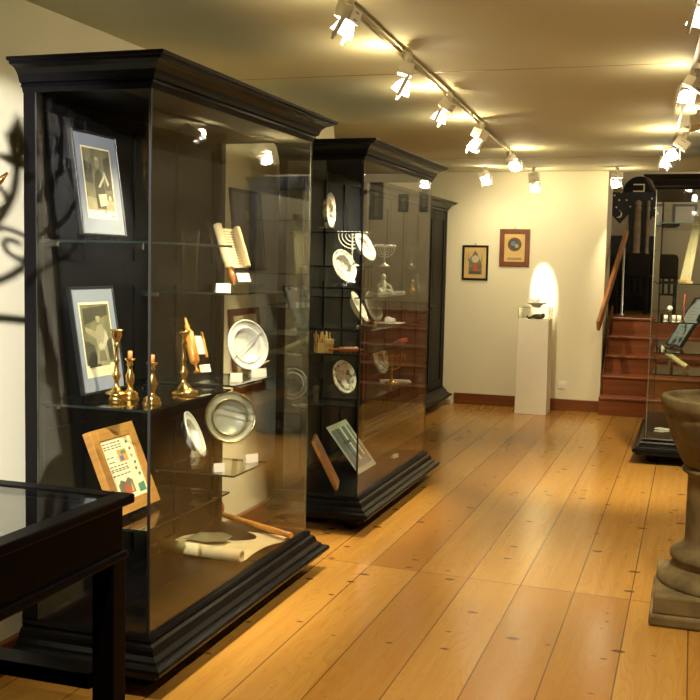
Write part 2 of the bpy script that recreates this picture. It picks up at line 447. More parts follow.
Y1, Y2, LEN, XG = 3.003, 5.274, 1.49, -1.685
XBK = XG-DEP
cabinet('tall black glass display cabinet nearest the camera by the left wall', (XBK, Y1, 0), LEN, False,
        [(.026, .46, .03, .69, z) for z in (1.52, .955, .545)] + [(.026, .46, .73, 1.27, 1.333), (.026, .46, .73, 1.12, .965), (.1, .46, .73, 1.06, .60)])
cabinet('tall black glass display cabinet second along the left wall, full of plates', (XBK, Y2, 0), LEN, False,
        [(.026, .46, .03, .255, z) for z in (1.63, 1.328, 1.105, .965, .682)] + [(.026, .46, .27, 1.31, z) for z in (1.445, 1.27, 1.08, .96, .69)])
RX = -.29
cabinet('black glass display cabinet at the right beside the stairs', (RX+DEP, 8.03+LEN, 0), LEN, True,
        [(.03, .46, .05, 1.45, z) for z in (1.775, 1.335, 1.05, .825, .665)], back=False)
# dark cupboard set in the wall niche
cp = thing('dark_cupboard', 'long dark wooden cupboard along the far left wall beyond the glass cabinets', 'cupboard', (-2.455-.28, 7.28, 0))
CL = 3.27
moulding(CORN, 0, .28, .1, CL, 'black_wood', True).build('cornice', cp)
moulding(BASE, 0, .28, .1, CL, 'black_wood', False).build('plinth', cp)
MB().box((0, .1, .07), (.255, CL, 2.012), 'black_wood').build('body', cp)
nd = 6; wd_ = (CL-.1-.09)/nd
for k in range(nd):
    y0 = .145+k*wd_+.006; y1 = y0+wd_-.012
    d = MB().box((.255, y0, .2), (.272, y1, 2.0), 'black_panel').box((.272, y0, .2), (.28, y0+.07, 2.0)).box((.272, y1-.07, .2), (.28, y1, 2.0)).box((.272, y0+.07, .2), (.28, y1-.07, .28)).box((.272, y0+.07, 1.92), (.28, y1-.07, 2.0)).build('door', cp)
    kx = y1-.035 if k % 2 == 0 else y0+.035
    MB().ball((.288, kx, 1.05), .012, 'bronze').build('knob', d)
for yy in (.1, CL-.045):
    MB().box((.255, yy, .19), (.285, yy+.045, 2.012), 'groove_black').build('post', cp)

# ------------------------------------------------------------------ table showcase at the left
TX, TY, TZ = -1.470, 2.54, .80
tc = thing('table_showcase', 'black table showcase with a glass top at the lower left', 'table', (TX-.375, TY-.78, 0))
b = MB()
hx, hy = .375, .78
for a, c in (((-hx, -hy, .772), (-hx+.06, hy, .80)), ((hx-.06, -hy, .772), (hx, hy, .80)), ((-hx+.06, hy-.06, .772), (hx-.06, hy, .80)), ((-hx+.06, -hy, .772), (hx-.06, -hy+.06, .80))): b.box(a, c, 'table_wood')
b.build('top_frame', tc, .006)
b = MB().box((-hx+.06, -hy+.06, .786), (hx-.06, hy-.06, .796), 'pane_glass'); b.build('glass_top', tc)
b = MB()
i = .025
for a, c in (((hx-i-.03, -hy+i, .63), (hx-i, hy-i, .77)), ((-hx+i, -hy+i, .63), (-hx+i+.03, hy-i, .77)), ((-hx+i+.03, hy-i-.03, .63), (hx-i-.03, hy-i, .77)), ((-hx+i+.03, -hy+i, .63), (hx-i-.03, -hy+i+.03, .77))): b.box(a, c, 'table_wood')
b.box((-hx+.05, -hy+.05, .64), (hx-.05, hy-.05, .655), 'black_panel')
b.build('apron', tc, .003)
b = MB()
i = .012
for a, c in (((hx-i-.03, -hy+i, .615), (hx-i, hy-i, .64)), ((-hx+i, -hy+i, .615), (-hx+i+.03, hy-i, .64)), ((-hx+i+.03, hy-i-.03, .615), (hx-i-.03, hy-i, .64)), ((-hx+i+.03, -hy+i, .615), (hx-i-.03, -hy+i+.03, .64))): b.box(a, c, 'table_wood')
b.build('moulding', tc, .008)
for sx in (-1, 1):
    for sy in (-1, 1):
        cx, cy = sx*(hx-.048), sy*(hy-.06)
        MB().box((cx-.034, cy-.034, 0), (cx+.034, cy+.034, .63), 'table_wood').build('leg', tc, .004)
for sy in (-1, 1):
    MB().box((-hx+.08, sy*(hy-.06)-.05, .255), (hx-.08, sy*(hy-.06)+.035, .30), 'table_wood').build('stretcher', tc, .004)

# ------------------------------------------------------------------ branched brass lamp on the table, only one tip in the frame
cl = thing('brass_candelabrum', 'brass branched candelabrum of which only one curled tip shows at the left edge', 'candelabrum', (-2.055, 2.21, TZ))
MB().lathe([(.12, 0), (.12, .015), (.09, .03), (.04, .06), (.02, .1), (.028, .14), (.014, .2), (.014, .45), (.03, .5), (.014, .54), (.013, .9), (.024, .93), (.014, .97), (.02, 1.06), (.02, 1.2), (.03, 1.3), (.03, 1.34), (.002, 1.46)], 'brass', 20).build('stem', cl)
dv = Vector((.8, .6, 0))
def scroll(r0_, r1_, turns, c, s, n=26):
    return [(c[0] + s*(r0_+(r1_-r0_)*k/n)*math.cos(turns*2*math.pi*k/n)*dv.x, c[1] + s*(r0_+(r1_-r0_)*k/n)*math.cos(turns*2*math.pi*k/n)*dv.y, c[2] + (r0_+(r1_-r0_)*k/n)*math.sin(turns*2*math.pi*k/n)) for k in range(n+1)]
for s in (-1, 1):
    for z, l in ((.80, .25), (.90, .20), (1.0, .13)):
        pts = []
        for k in range(15):
            a = math.pi/2*k/14
            pts.append((s*l*math.sin(a)*dv.x, s*l*math.sin(a)*dv.y, z + .26*(1-math.cos(a))))
        arm = MB().tube(pts  , .008, 'brass', 8)
        e = pts[-1]
        arm.tube(scroll(.045, .01, 1.4, (e[0]-s*.05*dv.x, e[1]-s*.05*dv.y, e[2]-.09), -s), .006, 'brass', 8)
        arm.lathe([(.004, 0), (.034, .012), (.036, .02), (.014, .03), (.02, .06), (.024, .075), (.018, .08), (.002, .13)], 'brass', 14, Matrix.Translation(e))
        arm.build('arm', cl)
# lowest right-hand spur reaches furthest
MB().tube([(.02*dv.x, .02*dv.y, .80), (.14, .10, .78), (.21, .15, .815), (.252, .182, .868), (.268, .19, .887)], .01, 'brass', 8, [.012, .011, .01, .009, .003]).build('spur', cl)

# ------------------------------------------------------------------ framed pictures
def picture(name, label, cat, w, h, loc, az, lean, fw_, fm, mat_b, matm, art, depth=.018, group=None, stand=None):
    t = thing(name, label, cat, loc, az, lean, group)
    b = MB()
    for a, c in (((-w/2, 0, 0), (-w/2+fw_, depth, h)), ((w/2-fw_, 0, 0), (w/2, depth, h)), ((-w/2+fw_, 0, 0), (w/2-fw_, depth, fw_)), ((-w/2+fw_, 0, h-fw_), (w/2-fw_, depth, h))): b.box(a, c, fm)
    b.build('frame', t, .002)
    MB().box((-w/2+fw_, .006, fw_), (w/2-fw_, depth-.002, h-fw_), matm).build('mat', t)
    b = MB(); art(b, -w/2+fw_+mat_b[0], w/2-fw_-mat_b[1], fw_+mat_b[2], h-fw_-mat_b[3], .0055)
    b.build('print', t)
    if stand: stand(t)
    return t
def rect(b, x0, x1, z0, z1, y, m): b.poly([(x0, y, z0), (x1, y, z0), (x1, y, z1), (x0, y, z1)], m)
def flat(b, pts, y, m): b.poly([(p[0], y, p[1]) for p in pts], m)
def figure_praying(b, x0, x1, z0, z1, y):
    w, h = x1-x0, z1-z0
    P = lambda u, v: (x0+u*w, z0+v*h)
    rect(b, x0, x1, z0, z1, y, 'paper_cream'); rect(b, x0+.006, x1-.006, z0+.03, z1-.006, y-.0004, 'photo_mid')
    y -= .0008
    flat(b, [P(.04, .12), P(.96, .12), P(.96, .26), P(.04, .3)], y, 'photo_light')
    flat(b, [P(.06, .5), P(.3, .48), P(.3, .75), P(.06, .8)], y, 'photo_dark'); flat(b, [P(.7, .4), P(.94, .42), P(.94, .9), P(.72, .85)], y, 'photo_dark')
    y -= .0004
    flat(b, [P(.36, .14), P(.66, .14), P(.68, .42), P(.62, .64), P(.52, .69), P(.40, .65), P(.33, .5)], y, 'photo_dark')
    flat(b, [P(.42, .34), P(.70, .36), P(.72, .2), P(.46, .17)], y-.0003, 'photo_pale')
    flat(b, circle(*P(.48, .77), .075*h, 18, rx=.8), y-.0004, 'photo_light'); flat(b, circle(P(.48, .8)[0], P(.48, .82)[1], .05*h, 12, 0, 180), y-.0006, 'photo_pale')
    flat(b, [P(.44, .44), P(.52, .44), P(.72, .6), P(.70, .64)], y-.0006, 'photo_pale'); flat(b, [P(.66, .66), P(.72, .67), P(.84, .5), P(.78, .46)], y-.0006, 'photo_pale')
    flat(b, circle(*P(.82, .3), .035*h, 14), y-.0003, 'photo_pale'); flat(b, circle(*P(.62, .1), .03*h, 12), y-.0003, 'photo_light')
    rect(b, *(P(.78, 0)[0], P(.95, 0)[0], P(0, .045)[1], P(0, .055)[1]), y, 'photo_dark'); rect(b, *(P(.80, 0)[0], P(.95, 0)[0], P(0, .03)[1], P(0, .037)[1]), y, 'photo_dark')
def figure_seated(b, x0, x1, z0, z1, y):
    w, h = x1-x0, z1-z0
    P = lambda u, v: (x0+u*w, z0+v*h)
    rect(b, x0, x1, z0, z1, y, 'paper_cream'); rect(b, x0+.006, x1-.006, z0+.045, z1-.008, y-.0004, 'photo_mid')
    y -= .0008
    flat(b, [P(.05, .16), P(.4, .16), P(.36, .42), P(.05, .5)], y, 'photo_dark'); flat(b, [P(.1, .7), P(.9, .82), P(.9, .95), P(.1, .92)], y, 'photo_dark')
    flat(b, [P(.62, .2), P(.94, .2), P(.94, .5), P(.7, .45)], y, 'photo_dark')
    y -= .0004
    flat(b, [P(.36, .14), P(.80, .14), P(.76, .44), P(.82, .58), P(.66, .70), P(.5, .68), P(.42, .6), P(.44, .42)], y, 'photo_light')
    flat(b, [P(.44, .60), P(.12, .68), P(.11, .62), P(.42, .5)], y-.0003, 'photo_light')
    flat(b, [P(.74, .62), P(.84, .5), P(.66, .36), P(.58, .38), P(.7, .5)], y-.0004, 'photo_pale')
    flat(b, circle(*P(.56, .78), .062*h, 18, rx=.85), y-.0004, 'photo_light'); flat(b, circle(P(.55, .8)[0], P(.55, .81)[1], .055*h, 12, 0, 180), y-.0006, 'photo_dark')
    flat(b, circle(*P(.55, .40), .05*h, 14), y-.0007, 'photo_pale'); flat(b, [P(.44, .2), P(.7, .2), P(.66, .34), P(.5, .34)], y-.0006, 'photo_mid')
    flat(b, [P(.1, .13), P(.5, .14), P(.48, .17), P(.1, .16)], y-.0006, 'photo_dark')
def easel(h=.02):
    def f(t):
        for x in (-.07, .07):
            MB().box((x-.004, -.006, -.02), (x+.004, .09, -.012), 'acrylic').box((x-.004, -.006, -.02), (x+.004, -.002, .012)).box((x-.004, .02, -.012), (x+.004, .026, .16)).build('easel_foot', t)
    return f
picture('framed_photograph', 'framed grey photograph of a standing figure with folded hands on the top shelf', 'picture', .295, .372, (-2.02, 3.28, 1.541), 0, 8, .007, 'frame_black', (.045, .045, .055, .045), 'mat_grey', figure_praying, stand=easel())
picture('framed_photograph', 'framed grey photograph of a seated figure behind the tall candlestick', 'picture', .285, .385, (-2.01, 3.265, .977), 0, 9, .007, 'frame_black', (.036, .036, .05, .05), 'mat_grey', figure_seated, stand=easel())
def manuscript(b, x0, x1, z0, z1, y):
    w, h = x1-x0, z1-z0
    P = lambda u, v: (x0+u*w, z0+v*h)
    rect(b, x0, x1, z0, z1, y, 'paper_cream'); y -= .0005
    for v in (.93, .88, .84, .70, .62, .55, .50, .47, .40):
        for q in range(5):
            a = .05+q*.12+random.random()*.02
            if .58 < v < .82 and q > 1: continue
            flat(b, [P(a, v), P(a+.09, v), P(a+.09, v+.016), P(a, v+.016)], y, 'ink')
    flat(b, [P(.42, .6), P(.72, .6), P(.72, .8), P(.42, .8)], y, 'ink_orange'); flat(b, [P(.46, .62), P(.58, .62), P(.58, .70), P(.46, .70)], y-.0003, 'ink_blue'); flat(b, [P(.52, .72), P(.7, .72), P(.68, .78), P(.54, .78)], y-.0003, 'ink_green')
    for u, v, m in ((.82, .9, 'ink_green'), (.86, .78, 'ink_red'), (.84, .66, 'ink_orange'), (.88, .54, 'ink_green'), (.85, .44, 'ink_red'), (.9, .34, 'ink_green'), (.86, .98, 'ink_orange')):
        flat(b, [P(u, v-.04), P(u+.05, v), P(u, v+.03), P(u-.05, v-.005)], y, m)
    flat(b, [P(.12, .08), P(.60, .08), P(.6, .28), P(.48, .34), P(.36, .28), P(.24, .33), P(.12, .25)], y, 'photo_mid')
    flat(b, [P(.26, .08), P(.44, .08), P(.42, .22), P(.3, .24)], y-.0003, 'ink_red'); flat(b, [P(.46, .1), P(.56, .1), P(.54, .26)], y-.0003, 'ink_orange'); flat(b, [P(.72, .05), P(.94, .05), P(.94, .2), P(.72, .18)], y-.0003, 'ink_green')
picture('framed_manuscript', 'illuminated page with coloured margins in a light wooden box frame', 'picture', .292, .315, (-1.85, 3.235, .566), 0, 23, .045, 'frame_oak', (0, 0, 0, 0), 'paper_cream', manuscript, depth=.03, stand=easel())

# pictures on walls
def print_medallion(b, x0, x1, z0, z1, y):
    rect(b, x0, x1, z0, z1, y, 'paper_ochre'); cx = (x0+x1)/2; cz = z0+(z1-z0)*.62; r = (x1-x0)*.34
    flat(b, circle(cx, cz, r, 24), y-.0005, 'frame_brown'); flat(b, circle(cx, cz, r*.82, 24), y-.001, 'photo_dark')
    flat(b, circle(cx-r*.2, cz+.01, r*.35, 12), y-.0014, 'ink_blue'); flat(b, circle(cx+r*.3, cz-.015, r*.3, 12), y-.0014, 'photo_light')
    for k in range(2): rect(b, x0+.03, x1-.03, z0+.02+k*.014, z0+.025+k*.014, y-.0006, 'ink')
def print_figure(b, x0, x1, z0, z1, y):
    rect(b, x0, x1, z0, z1, y, 'paper_ochre'); w, h = x1-x0, z1-z0
    P = lambda u, v: (x0+u*w, z0+v*h)
    flat(b, [P(.2, .12), P(.82, .12), P(.8, .5), P(.7, .62), P(.6, .8), P(.48, .9), P(.36, .74), P(.22, .6)], y-.0005, 'photo_mid')
    flat(b, [P(.42, .25), P(.66, .25), P(.6, .5), P(.46, .48)], y-.001, 'ink_red'); flat(b, [P(.34, .5), P(.66, .52), P(.58, .76), P(.44, .74)], y-.001, 'ink_blue')
    flat(b, circle(*P(.5, .62), .04, 12), y-.0014, 'photo_pale'); flat(b, [P(.25, .15), P(.78, .15), P(.76, .22), P(.27, .22)], y-.0014, 'photo_dark')
    for u in (.2, .8): flat(b, [P(u-.03, .55), P(u+.03, .55), P(u, .85)], y-.001, 'ink_green')
def hook(t, h): MB().box((-.006, .004, h), (.006, .01, h+.018), 'brass_old').build('hook', t)
w1 = picture('framed_print', 'small dark framed print of a blue and red figure on the far wall', 'picture', .275, .365, (-2.176, YB-.016, 1.312), -90, 0, .022, 'frame_black', (0, 0, 0, 0), 'paper_ochre', print_figure, depth=.016); hook(w1, .365)
w2 = picture('framed_print', 'brown framed print with a dark round medallion on the far wall', 'picture', .312, .385, (-1.768, YB-.016, 1.464), -90, 0, .05, 'frame_brown', (0, 0, 0, 0), 'paper_ochre', print_medallion, depth=.016); hook(w2, .385)
# wall between the two big cabinets
def print_dark(b, x0, x1, z0, z1, y):
    rect(b, x0, x1, z0, z1, y, 'photo_dark'); cx = (x0+x1)/2; h = z1-z0
    k = (x1-x0)/.36; flat(b, [(cx-.07*k, z0+.03), (cx+.06*k, z0+.03), (cx+.05*k, z0+h*.5), (cx, z0+h*.62), (cx-.05*k, z0+h*.5)], y-.0005, 'photo_mid'); flat(b, circle(cx, z0+h*.7, .028, 14), y-.001, 'photo_light')
def print_text(b, x0, x1, z0, z1, y):
    rect(b, x0, x1, z0, z1, y, 'paper_ochre'); w, h = x1-x0, z1-z0
    for k in range(8): rect(b, x0+.02, x1-.02-(k % 3)*.02, z0+h*(.1+k*.1), z0+h*(.1+k*.1)+.008, y-.0005, 'ink')
picture('framed_print', 'large dark framed picture on the wall seen through the nearest cabinet', 'picture', .40, .45, (wallx(1.41)+.02, 5.34, 1.41), 0, 5.54, .02, 'frame_black', (0, 0, 0, 0), 'photo_dark', print_dark)
picture('framed_print', 'brown framed sheet on the wall seen behind the silver plate', 'picture', .38, .46, (wallx(.745)+.02, 5.20, .745), 0, 5.54, .035, 'frame_brown', (.05, .05, .06, .06), 'paper_cream', print_text)
picture('framed_print', 'grey framed pale sheet on the wall of the upper room', 'picture', .30, .30, (-.14, YU-.016, 2.02), -90, 0, .03, 'mat_grey', (0, 0, 0, 0), 'paper_white', lambda b, x0, x1, z0, z1, y: rect(b, x0, x1, z0, z1, y, 'paper_white'), depth=.016)

for lab, x, z, w, h in (('tall dark framed picture rightmost on the upper room wall', .965, 2.09, .20, .53), ('small dark framed picture second from the right on the upper room wall', .565, 2.2, .15, .25), ('narrow dark framed picture left of the small one on the upper room wall', .27, 2.2, .13, .32)):
    picture('framed_print', lab, 'picture', w, h, (x, YU-.016, z), -90, 0, .025, 'frame_black', (0, 0, 0, 0), 'photo_dark', print_dark, depth=.016)
# ------------------------------------------------------------------ candlesticks
TALL = [(.0, 0), (.040, 0), (.042, .006), (.034, .012), (.042, .018), (.040, .026), (.022, .034), (.010, .05), (.008, .07), (.014, .085), (.018, .095), (.009, .11), (.007, .14), (.011, .15), (.007, .16), (.007, .2), (.012, .21), (.007, .22), (.008, .228), (.014, .236), (.019, .252), (.018, .266), (.024, .27), (.024, .274), (.012, .275)]
SHORT = [(.0, 0), (.032, 0), (.034, .006), (.026, .014), (.03, .02), (.012, .034), (.009, .05), (.015, .062), (.016, .09), (.010, .11), (.007, .125), (.013, .135), (.008, .142), (.012, .15), (.02, .156), (.02, .16), (.010, .161)]
WIDE = [(.0, 0), (.050, 0), (.056, .006), (.054, .014), (.034, .022), (.03, .03), (.012, .046), (.009, .066), (.015, .08), (.018, .092), (.010, .105), (.007, .135), (.012, .146), (.007, .156), (.008, .2), (.014, .21), (.008, .224), (.010, .236), (.02, .246), (.024, .254), (.022, .262), (.012, .263)]
def candlestick(label, loc, prof, stub=False, group=None):
    prof = [(r, z*.92) for r, z in prof]
    t = thing('candlestick', label, 'candlestick', loc, group=group)
    MB().lathe(prof, 'brass', 20).build('stem', t)
    if stub:
        z = prof[-1][1]
        MB().lathe([(.0085, z-.004), (.0085, z+.024), (.002, z+.026)], 'wax', 12).build('candle', t)
candlestick('tall brass candlestick leftmost in front of the seated figure photograph', at('z', .955, 116.5, 399), TALL)
candlestick('short brass candlestick with a red candle stub beside the tall leftmost one', at('z', .955, 130, 398.5), SHORT, True)
candlestick('short brass candlestick with a red candle stub behind the glass corner', at('z', .955, 152, 404), SHORT, True)
candlestick('brass candlestick with a wide round foot beside the amber scroll case', at('z', .955, 183.5, 394), WIDE)

# ------------------------------------------------------------------ plates
def plate(name, label, loc, r, az, lean, m, cat='plate', rimm=None, group=None, lift=.0, stand=True):
    """loc = centre of the plate"""
    prof = [(1e-4, .020), (r*.60, .019), (r*.655, .012), (r*.675, .001), (r*.70, -.004), (r*.73, -.001), (r*.92, -.007), (r*.955, -.012), (r*1.0, -.011), (r*1.0, -.006), (r*.74, .006), (r*.68, .018), (r*.6, .025), (1e-4, .025)]
    rot = Matrix.Rotation(R(-90), 4, 'X')     # lathe axis z -> +y (front of the plate is -y)
    t = thing(name, label, cat, loc, az, lean, group)
    b = MB(); b.lathe(prof, m, 40, rot)
    if rimm:
        b.lathe([(r*.93, -.009), (r*.96, -.0145), (r*1.004, -.0125), (r*1.006, -.005), (r*.93, -.0055), (r*.93, -.009)], rimm, 40, rot, caps=False); b.lathe([(r*.655, .004), (r*.67, -.004), (r*.70, -.0075), (r*.73, -.003), (r*.70, .002), (r*.655, .004)], rimm, 40, rot, caps=False)
    b.build('disc', t)
    if stand:
        MB().box((-.05, -.012, -r-.005), (.05, .05, -r-.001), 'acrylic').box((-.05, -.016, -r-.005), (.05, -.012, -r+.02)).box((-.03, .02, -r-.001), (.03, .024, r*.3)).box((-.05, .046, -lift-r*.95), (.05, .05, -r-.001)).build('easel', t)
    return t
sp_ = plate('silver_plate', 'shiny silver plate on the middle shelf of the nearest cabinet', (-1.85, 4.15, 1.092), .112, -27, 14, 'silver', rimm='silver')
MB().box((-.105, -.012, -.0015), (.105, -.010, .0015), 'pewter', Matrix.Rotation(R(-32), 4, 'Y')).build('engraved_band', sp_)
plate('pewter_dish', 'round pewter dish with a gilt rim on the lowest small shelf', (-1.89, 4.07, .780), .113, -52, 12, 'pewter', 'dish', rimm='brass_old')
plate('silver_plate', 'silver plate turned edge on at the left of the pewter dish', (-1.93, 3.80, .742), .10, 15, 24, 'silver')
plate('china_plate', 'small white plate with a brown figure at the top of the second cabinet', (-1.93, 5.425, 1.752), .096, 4, 2, 'china_portrait')
plate('china_plate', 'white plate with a faded blue drawing left of the chrome menorah', (-1.84, 5.42, 1.444), .095, -22, 20, 'china_blue')
plate('china_plate', 'bright white plate leaning against the chrome menorah', (-1.80, 5.67, 1.556), .092, -12, 28, 'china_blue')
plate('china_plate', 'thin white plate seen nearly edge on above the spice box', (-1.78, 5.52, 1.216), .095, 6, 28, 'porcelain')
plate('china_plate', 'white oval looking plate with brown and blue painting on the lower shelf', (-1.83, 5.43, .826), .095, -22, 18, 'china_brown')
plate('glass_dish', 'dim grey dish standing behind the brass menorah', (-1.93, 6.46, .84), .10, -10, 15, 'pewter', 'dish')
plate('glass_dish', 'dim grey dish standing on the shelf above the silver tray', (-1.92, 6.25, 1.19), .10, -10, 20, 'pewter', 'dish')

# far reflections seen in cabinet one end: bowl-like dark silver dish stands in cabinet two
plate('silver_plate', 'dark silver dish seen through the end glass of the nearest cabinet', (-2.105, 5.352, .782), .088, -70, 8, 'dark_silver', rimm='silver')

# ------------------------------------------------------------------ label cards
def card(label, loc, az, w=.05, h=.032):
    b = MB().prism([(0, 0), (-.028, 0), (-.004, h)], 'y', -w/2, w/2, 'paper_white')
    b.prism([(.0003, .0), (-.0037, h), (-.0034, h), (.0006, 0)], 'y', -w/2+.004, w/2-.004, 'paper_white')
    o = b.build('label_card'); o.location = loc; o.rotation_euler = (0, 0, R(az)); tag(o, label, 'label card')
    return o
card('folded white label card left of the small open scroll', (-1.80, 3.80, 1.333), -50, .06, .036)
card('folded white label card left of the silver plate', (-1.765, 3.86, .965), -55, .05, .036)
card('folded white label card right under the silver plate', (-1.755, 4.07, .965), -45, .07, .036)
card('folded white label card left of the pewter dish', (-1.80, 3.78, .60), -50, .045, .036)
card('folded white label card right at the foot of the pewter dish', (-1.76, 4.02, .60), -35, .06, .036)
card('folded white label card behind the pewter dish', (-2.02, 4.03, .60), -45, .06, .036)
card('small white card lying on the floor of the second cabinet', (-1.80, 6.46, .192), -20, .06, .028)

# ------------------------------------------------------------------ scrolls in the first cabinet
t = thing('esther_scroll', 'small open parchment scroll with a turned wooden handle on a clear stand', 'scroll', (-1.83, 4.03, 1.437), -24, 24); t.scale = (.88, .88, .88)
MB().lathe([(.020, -.01), (.021, .0), (.021, .215), (.017, .22), (.012, .221)], 'parchment', 18, Matrix.Translation((-.075, 0, 0))).build('left_roll', t)
MB().lathe([(.016, 0), (.017, .004), (.017, .205), (.012, .21)], 'parchment', 18, Matrix.Translation((.045, 0, .0))).build('right_roll', t)
b = MB().box((-.075, .012, .0), (.045, .015, .205), 'parchment')
for k in range(13): b.box((-.048, .0112, .018+k*.014), (.024, .012, .022+k*.014), 'photo_mid')
b.build('sheet', t)
MB().lathe([(.003, -.10), (.010, -.097), (.006, -.088), (.012, -.078), (.018, -.055), (.015, -.035), (.010, -.02), (.017, -.012), (.017, -.006)], 'cherry_wood', 16, Matrix.Translation((-.075, 0, 0)) ).build('handle', t)
MB().box((-.13, .018, -.105), (.10, .022, .24), 'acrylic').box((-.13, -.04, -.109), (.10, .05, -.105)).build('stand', t)
MB().box((-.03, .010, -.075), (.05, .014, -.03), 'paper_white').build('caption', t)

t = thing('scroll_case', 'amber wooden scroll case with a finial on a clear acrylic back', 'scroll case', (-1.90, 3.80, 1.0), -18, 18); t.scale = (.86, .86, .86)
MB().lathe([(.012, 0), (.018, .004), (.006, .02), (.006, .04), (.022, .055), (.024, .06), (.024, .20), (.018, .205), (.010, .22), (.014, .23), (.006, .245), (.007, .26), (.002, .275)], 'amber_wood', 18, Matrix.Translation((-.02, 0, 0))).build('body', t)
MB().box((.01, -.002, .09), (.062, .001, .18), 'paper_white').build('sheet', t)
MB().lathe([(.006, .07), (.008, .075), (.008, .195), (.004, .20)], 'amber_wood', 10, Matrix.Translation((.066, 0, 0))).build('pull_bar', t)
MB().box((.0, -.004, .0), (.07, -.001, .038), 'paper_white').build('caption', t)
MB().box((-.10, .026, -.035), (.085, .030, .285), 'acrylic').box((-.10, -.03, -.038), (.085, .07, -.034)).build('stand', t)

# glass beaker at the left of the small scroll
tag(MB().lathe([(.03, 0), (.034, .006), (.028, .04), (.03, .12), (.036, .22), (.04, .25), (.036, .25), (.031, .2), (.026, .1), (.024, .02), (.001, .012)], 'object_glass', 20, Matrix.Translation((-1.95, 3.80, 1.333))).build('glass_beaker'), 'tall clear glass beaker left of the small open scroll', 'beaker')
# pointer beside the silver plate
b = MB().tube([(0, 0, .0), (.0, .05, .012), (.0, .10, .02), (0, .15, .03), (0, .2, .034)], .006, 'pale_wood', 10, [.012, .011, .009, .006, .004]).tube([(0, .2, .034), (0, .225, .034)], .003, 'pale_wood', 6, [.004, .0015])
o = b.build('torah_pointer'); o.location = (-1.83, 4.14, .972); tag(o, 'pale wooden reading pointer lying behind the silver plate', 'pointer')

# large parchment scroll on the cabinet floor
t = thing('parchment_scroll', 'large unrolled parchment scroll with a wooden roller on the cabinet floor', 'scroll', (-1.965, 4.11, .192)); t.scale = (1.1, 1.05, 1.05)
b = MB(); i = b.mi('parchment')
n = 18; rows = []
for k in range(n+1):
    f = k/n; y = -.17 + .42*f
    z = .004 + .010*math.sin(f*5) * (1 if f > .1 else 0) + .02*max(0, f-.75)
    sh = .06*f
    rows.append([b.bm.verts.new((-.19 + .38*q/6 + sh*.8, y + .006*math.sin(q), z + .005*math.sin(q*.9+f*4))) for q in range(7)])
for p, q in zip(rows, rows[1:]):
    for k in range(6):
        f = b.bm.faces.new((p[k], p[k+1], q[k+1], q[k])); f.material_index = i; f.smooth = True
b.poly([(-.12, -.06, .0315), (-.02, -.075, .031), (.05, -.02, .030), (.04, .06, .030), (-.02, .09, .0315), (-.10, .05, .033)], 'photo_mid')
o = b.build('sheet', t); md = o.modifiers.new('thick', 'SOLIDIFY'); md.thickness = .002
rot = Matrix.Rotation(R(90), 4, 'Y')
MB().lathe([(.018, -.20), (.026, -.198), (.026, .195), (.018, .198), (.012, .19)], 'parchment', 20, Matrix.Translation((0, -.185, .028)) @ Matrix.Rotation(R(-5), 4, 'Z') @ rot).build('roll', t)
b = MB().tube([(-.22, .42, .03), (.26, .165, .03)], .013, 'amber_wood', 12)
b.lathe([(.012, -.03), (.038, -.028), (.046, -.01), (.046, .012), (.03, .02), (.014, .03)], 'cherry_wood', 20, Matrix.Translation((-.20, .41, .046)) @ Matrix.Rotation(R(-28), 4, 'Z') @ rot)
b.build('roller', t)

# ------------------------------------------------------------------ second cabinet: menorahs and small objects
def menorah(label, loc, w, h, m, az, narms=4, r=.0027, group=None):
    t = thing('menorah', label, 'menorah', loc, az, 0, group)
    MB().lathe([(1e-4, 0), (w*.26, 0), (w*.26, .006), (w*.12, .014), (.006, .026), (.005, h*.45), (.009, h*.47), (.005, h*.5), (.005, h*.9), (.009, h*.92), (.009, h), (.004, h)], m, 16).build('stem', t)
    for k in range(narms):
        rr = w/2*(k+1)/narms
        pts = [(rr*math.cos(a), 0, h*.9 + rr*.95*math.sin(a)) for a in [math.pi + math.pi*q/18 for q in range(19)]]
        b = MB().tube(pts, r, m, 6)
        for s in (-1, 1):
            b.lathe([(r, 0), (.008, .004), (.008, .02), (.004, .02)], m, 10, Matrix.Translation((s*rr, 0, h*.9)))
        b.build('arm_pair', t)
    return t
menorah('chrome branched menorah between the two upper white plates', (-1.93, 5.84, 1.445), .17, .205, 'silver', -60)
menorah('small pale menorah behind glass right of the bright plate', (-1.90, 6.42, 1.445), .13, .135, 'porcelain', -60)
menorah('brass menorah on the lower shelf of the second cabinet', (-1.83, 6.41, .69), .17, .19, 'brass', -60)

tag(MB().lathe([(0.0001, 0), (.034, 0), (.034, .006), (.012, .014), (.007, .03), (.010, .05), (.006, .06), (.006, .11), (.010, .12), (.014, .13), (.012, .14), (.004, .141)], 'brass', 16, Matrix.Translation((-1.945, 6.36, 1.08))).build('brass_candlestick'), 'slender brass candlestick on the shelf below the white figurine', 'candlestick')
t = thing('figurine', 'small white seated figurine on the shelf of the second cabinet', 'figurine', (-1.88, 6.33, 1.27), -60)
b = MB().lathe([(.03, 0), (.036, .01), (.034, .03), (.024, .05), (.022, .075), (.012, .088), (.008, .094)], 'plaster_figure', 16)
b.tube([(-.015, 0, .07), (-.04, -.02, .05), (-.03, -.045, .035)], .008, 'plaster_figure', 8).tube([(.015, 0, .07), (.045, -.02, .05), (.05, -.05, .02)], .008, 'plaster_figure', 8)
b.tube([(-.02, -.01, .02), (-.03, -.06, .025), (-.03, -.08, .008)], .012, 'plaster_figure', 8).tube([(.02, -.01, .02), (.035, -.06, .02), (.05, -.085, .008)], .012, 'plaster_figure', 8)
b.build('body', t); MB().ball((0, -.006, .108), .02, 'plaster_figure').build('head', t); MB().box((-.06, -.11, -.0), (.07, .05, .004), 'porcelain').build('slab', t)
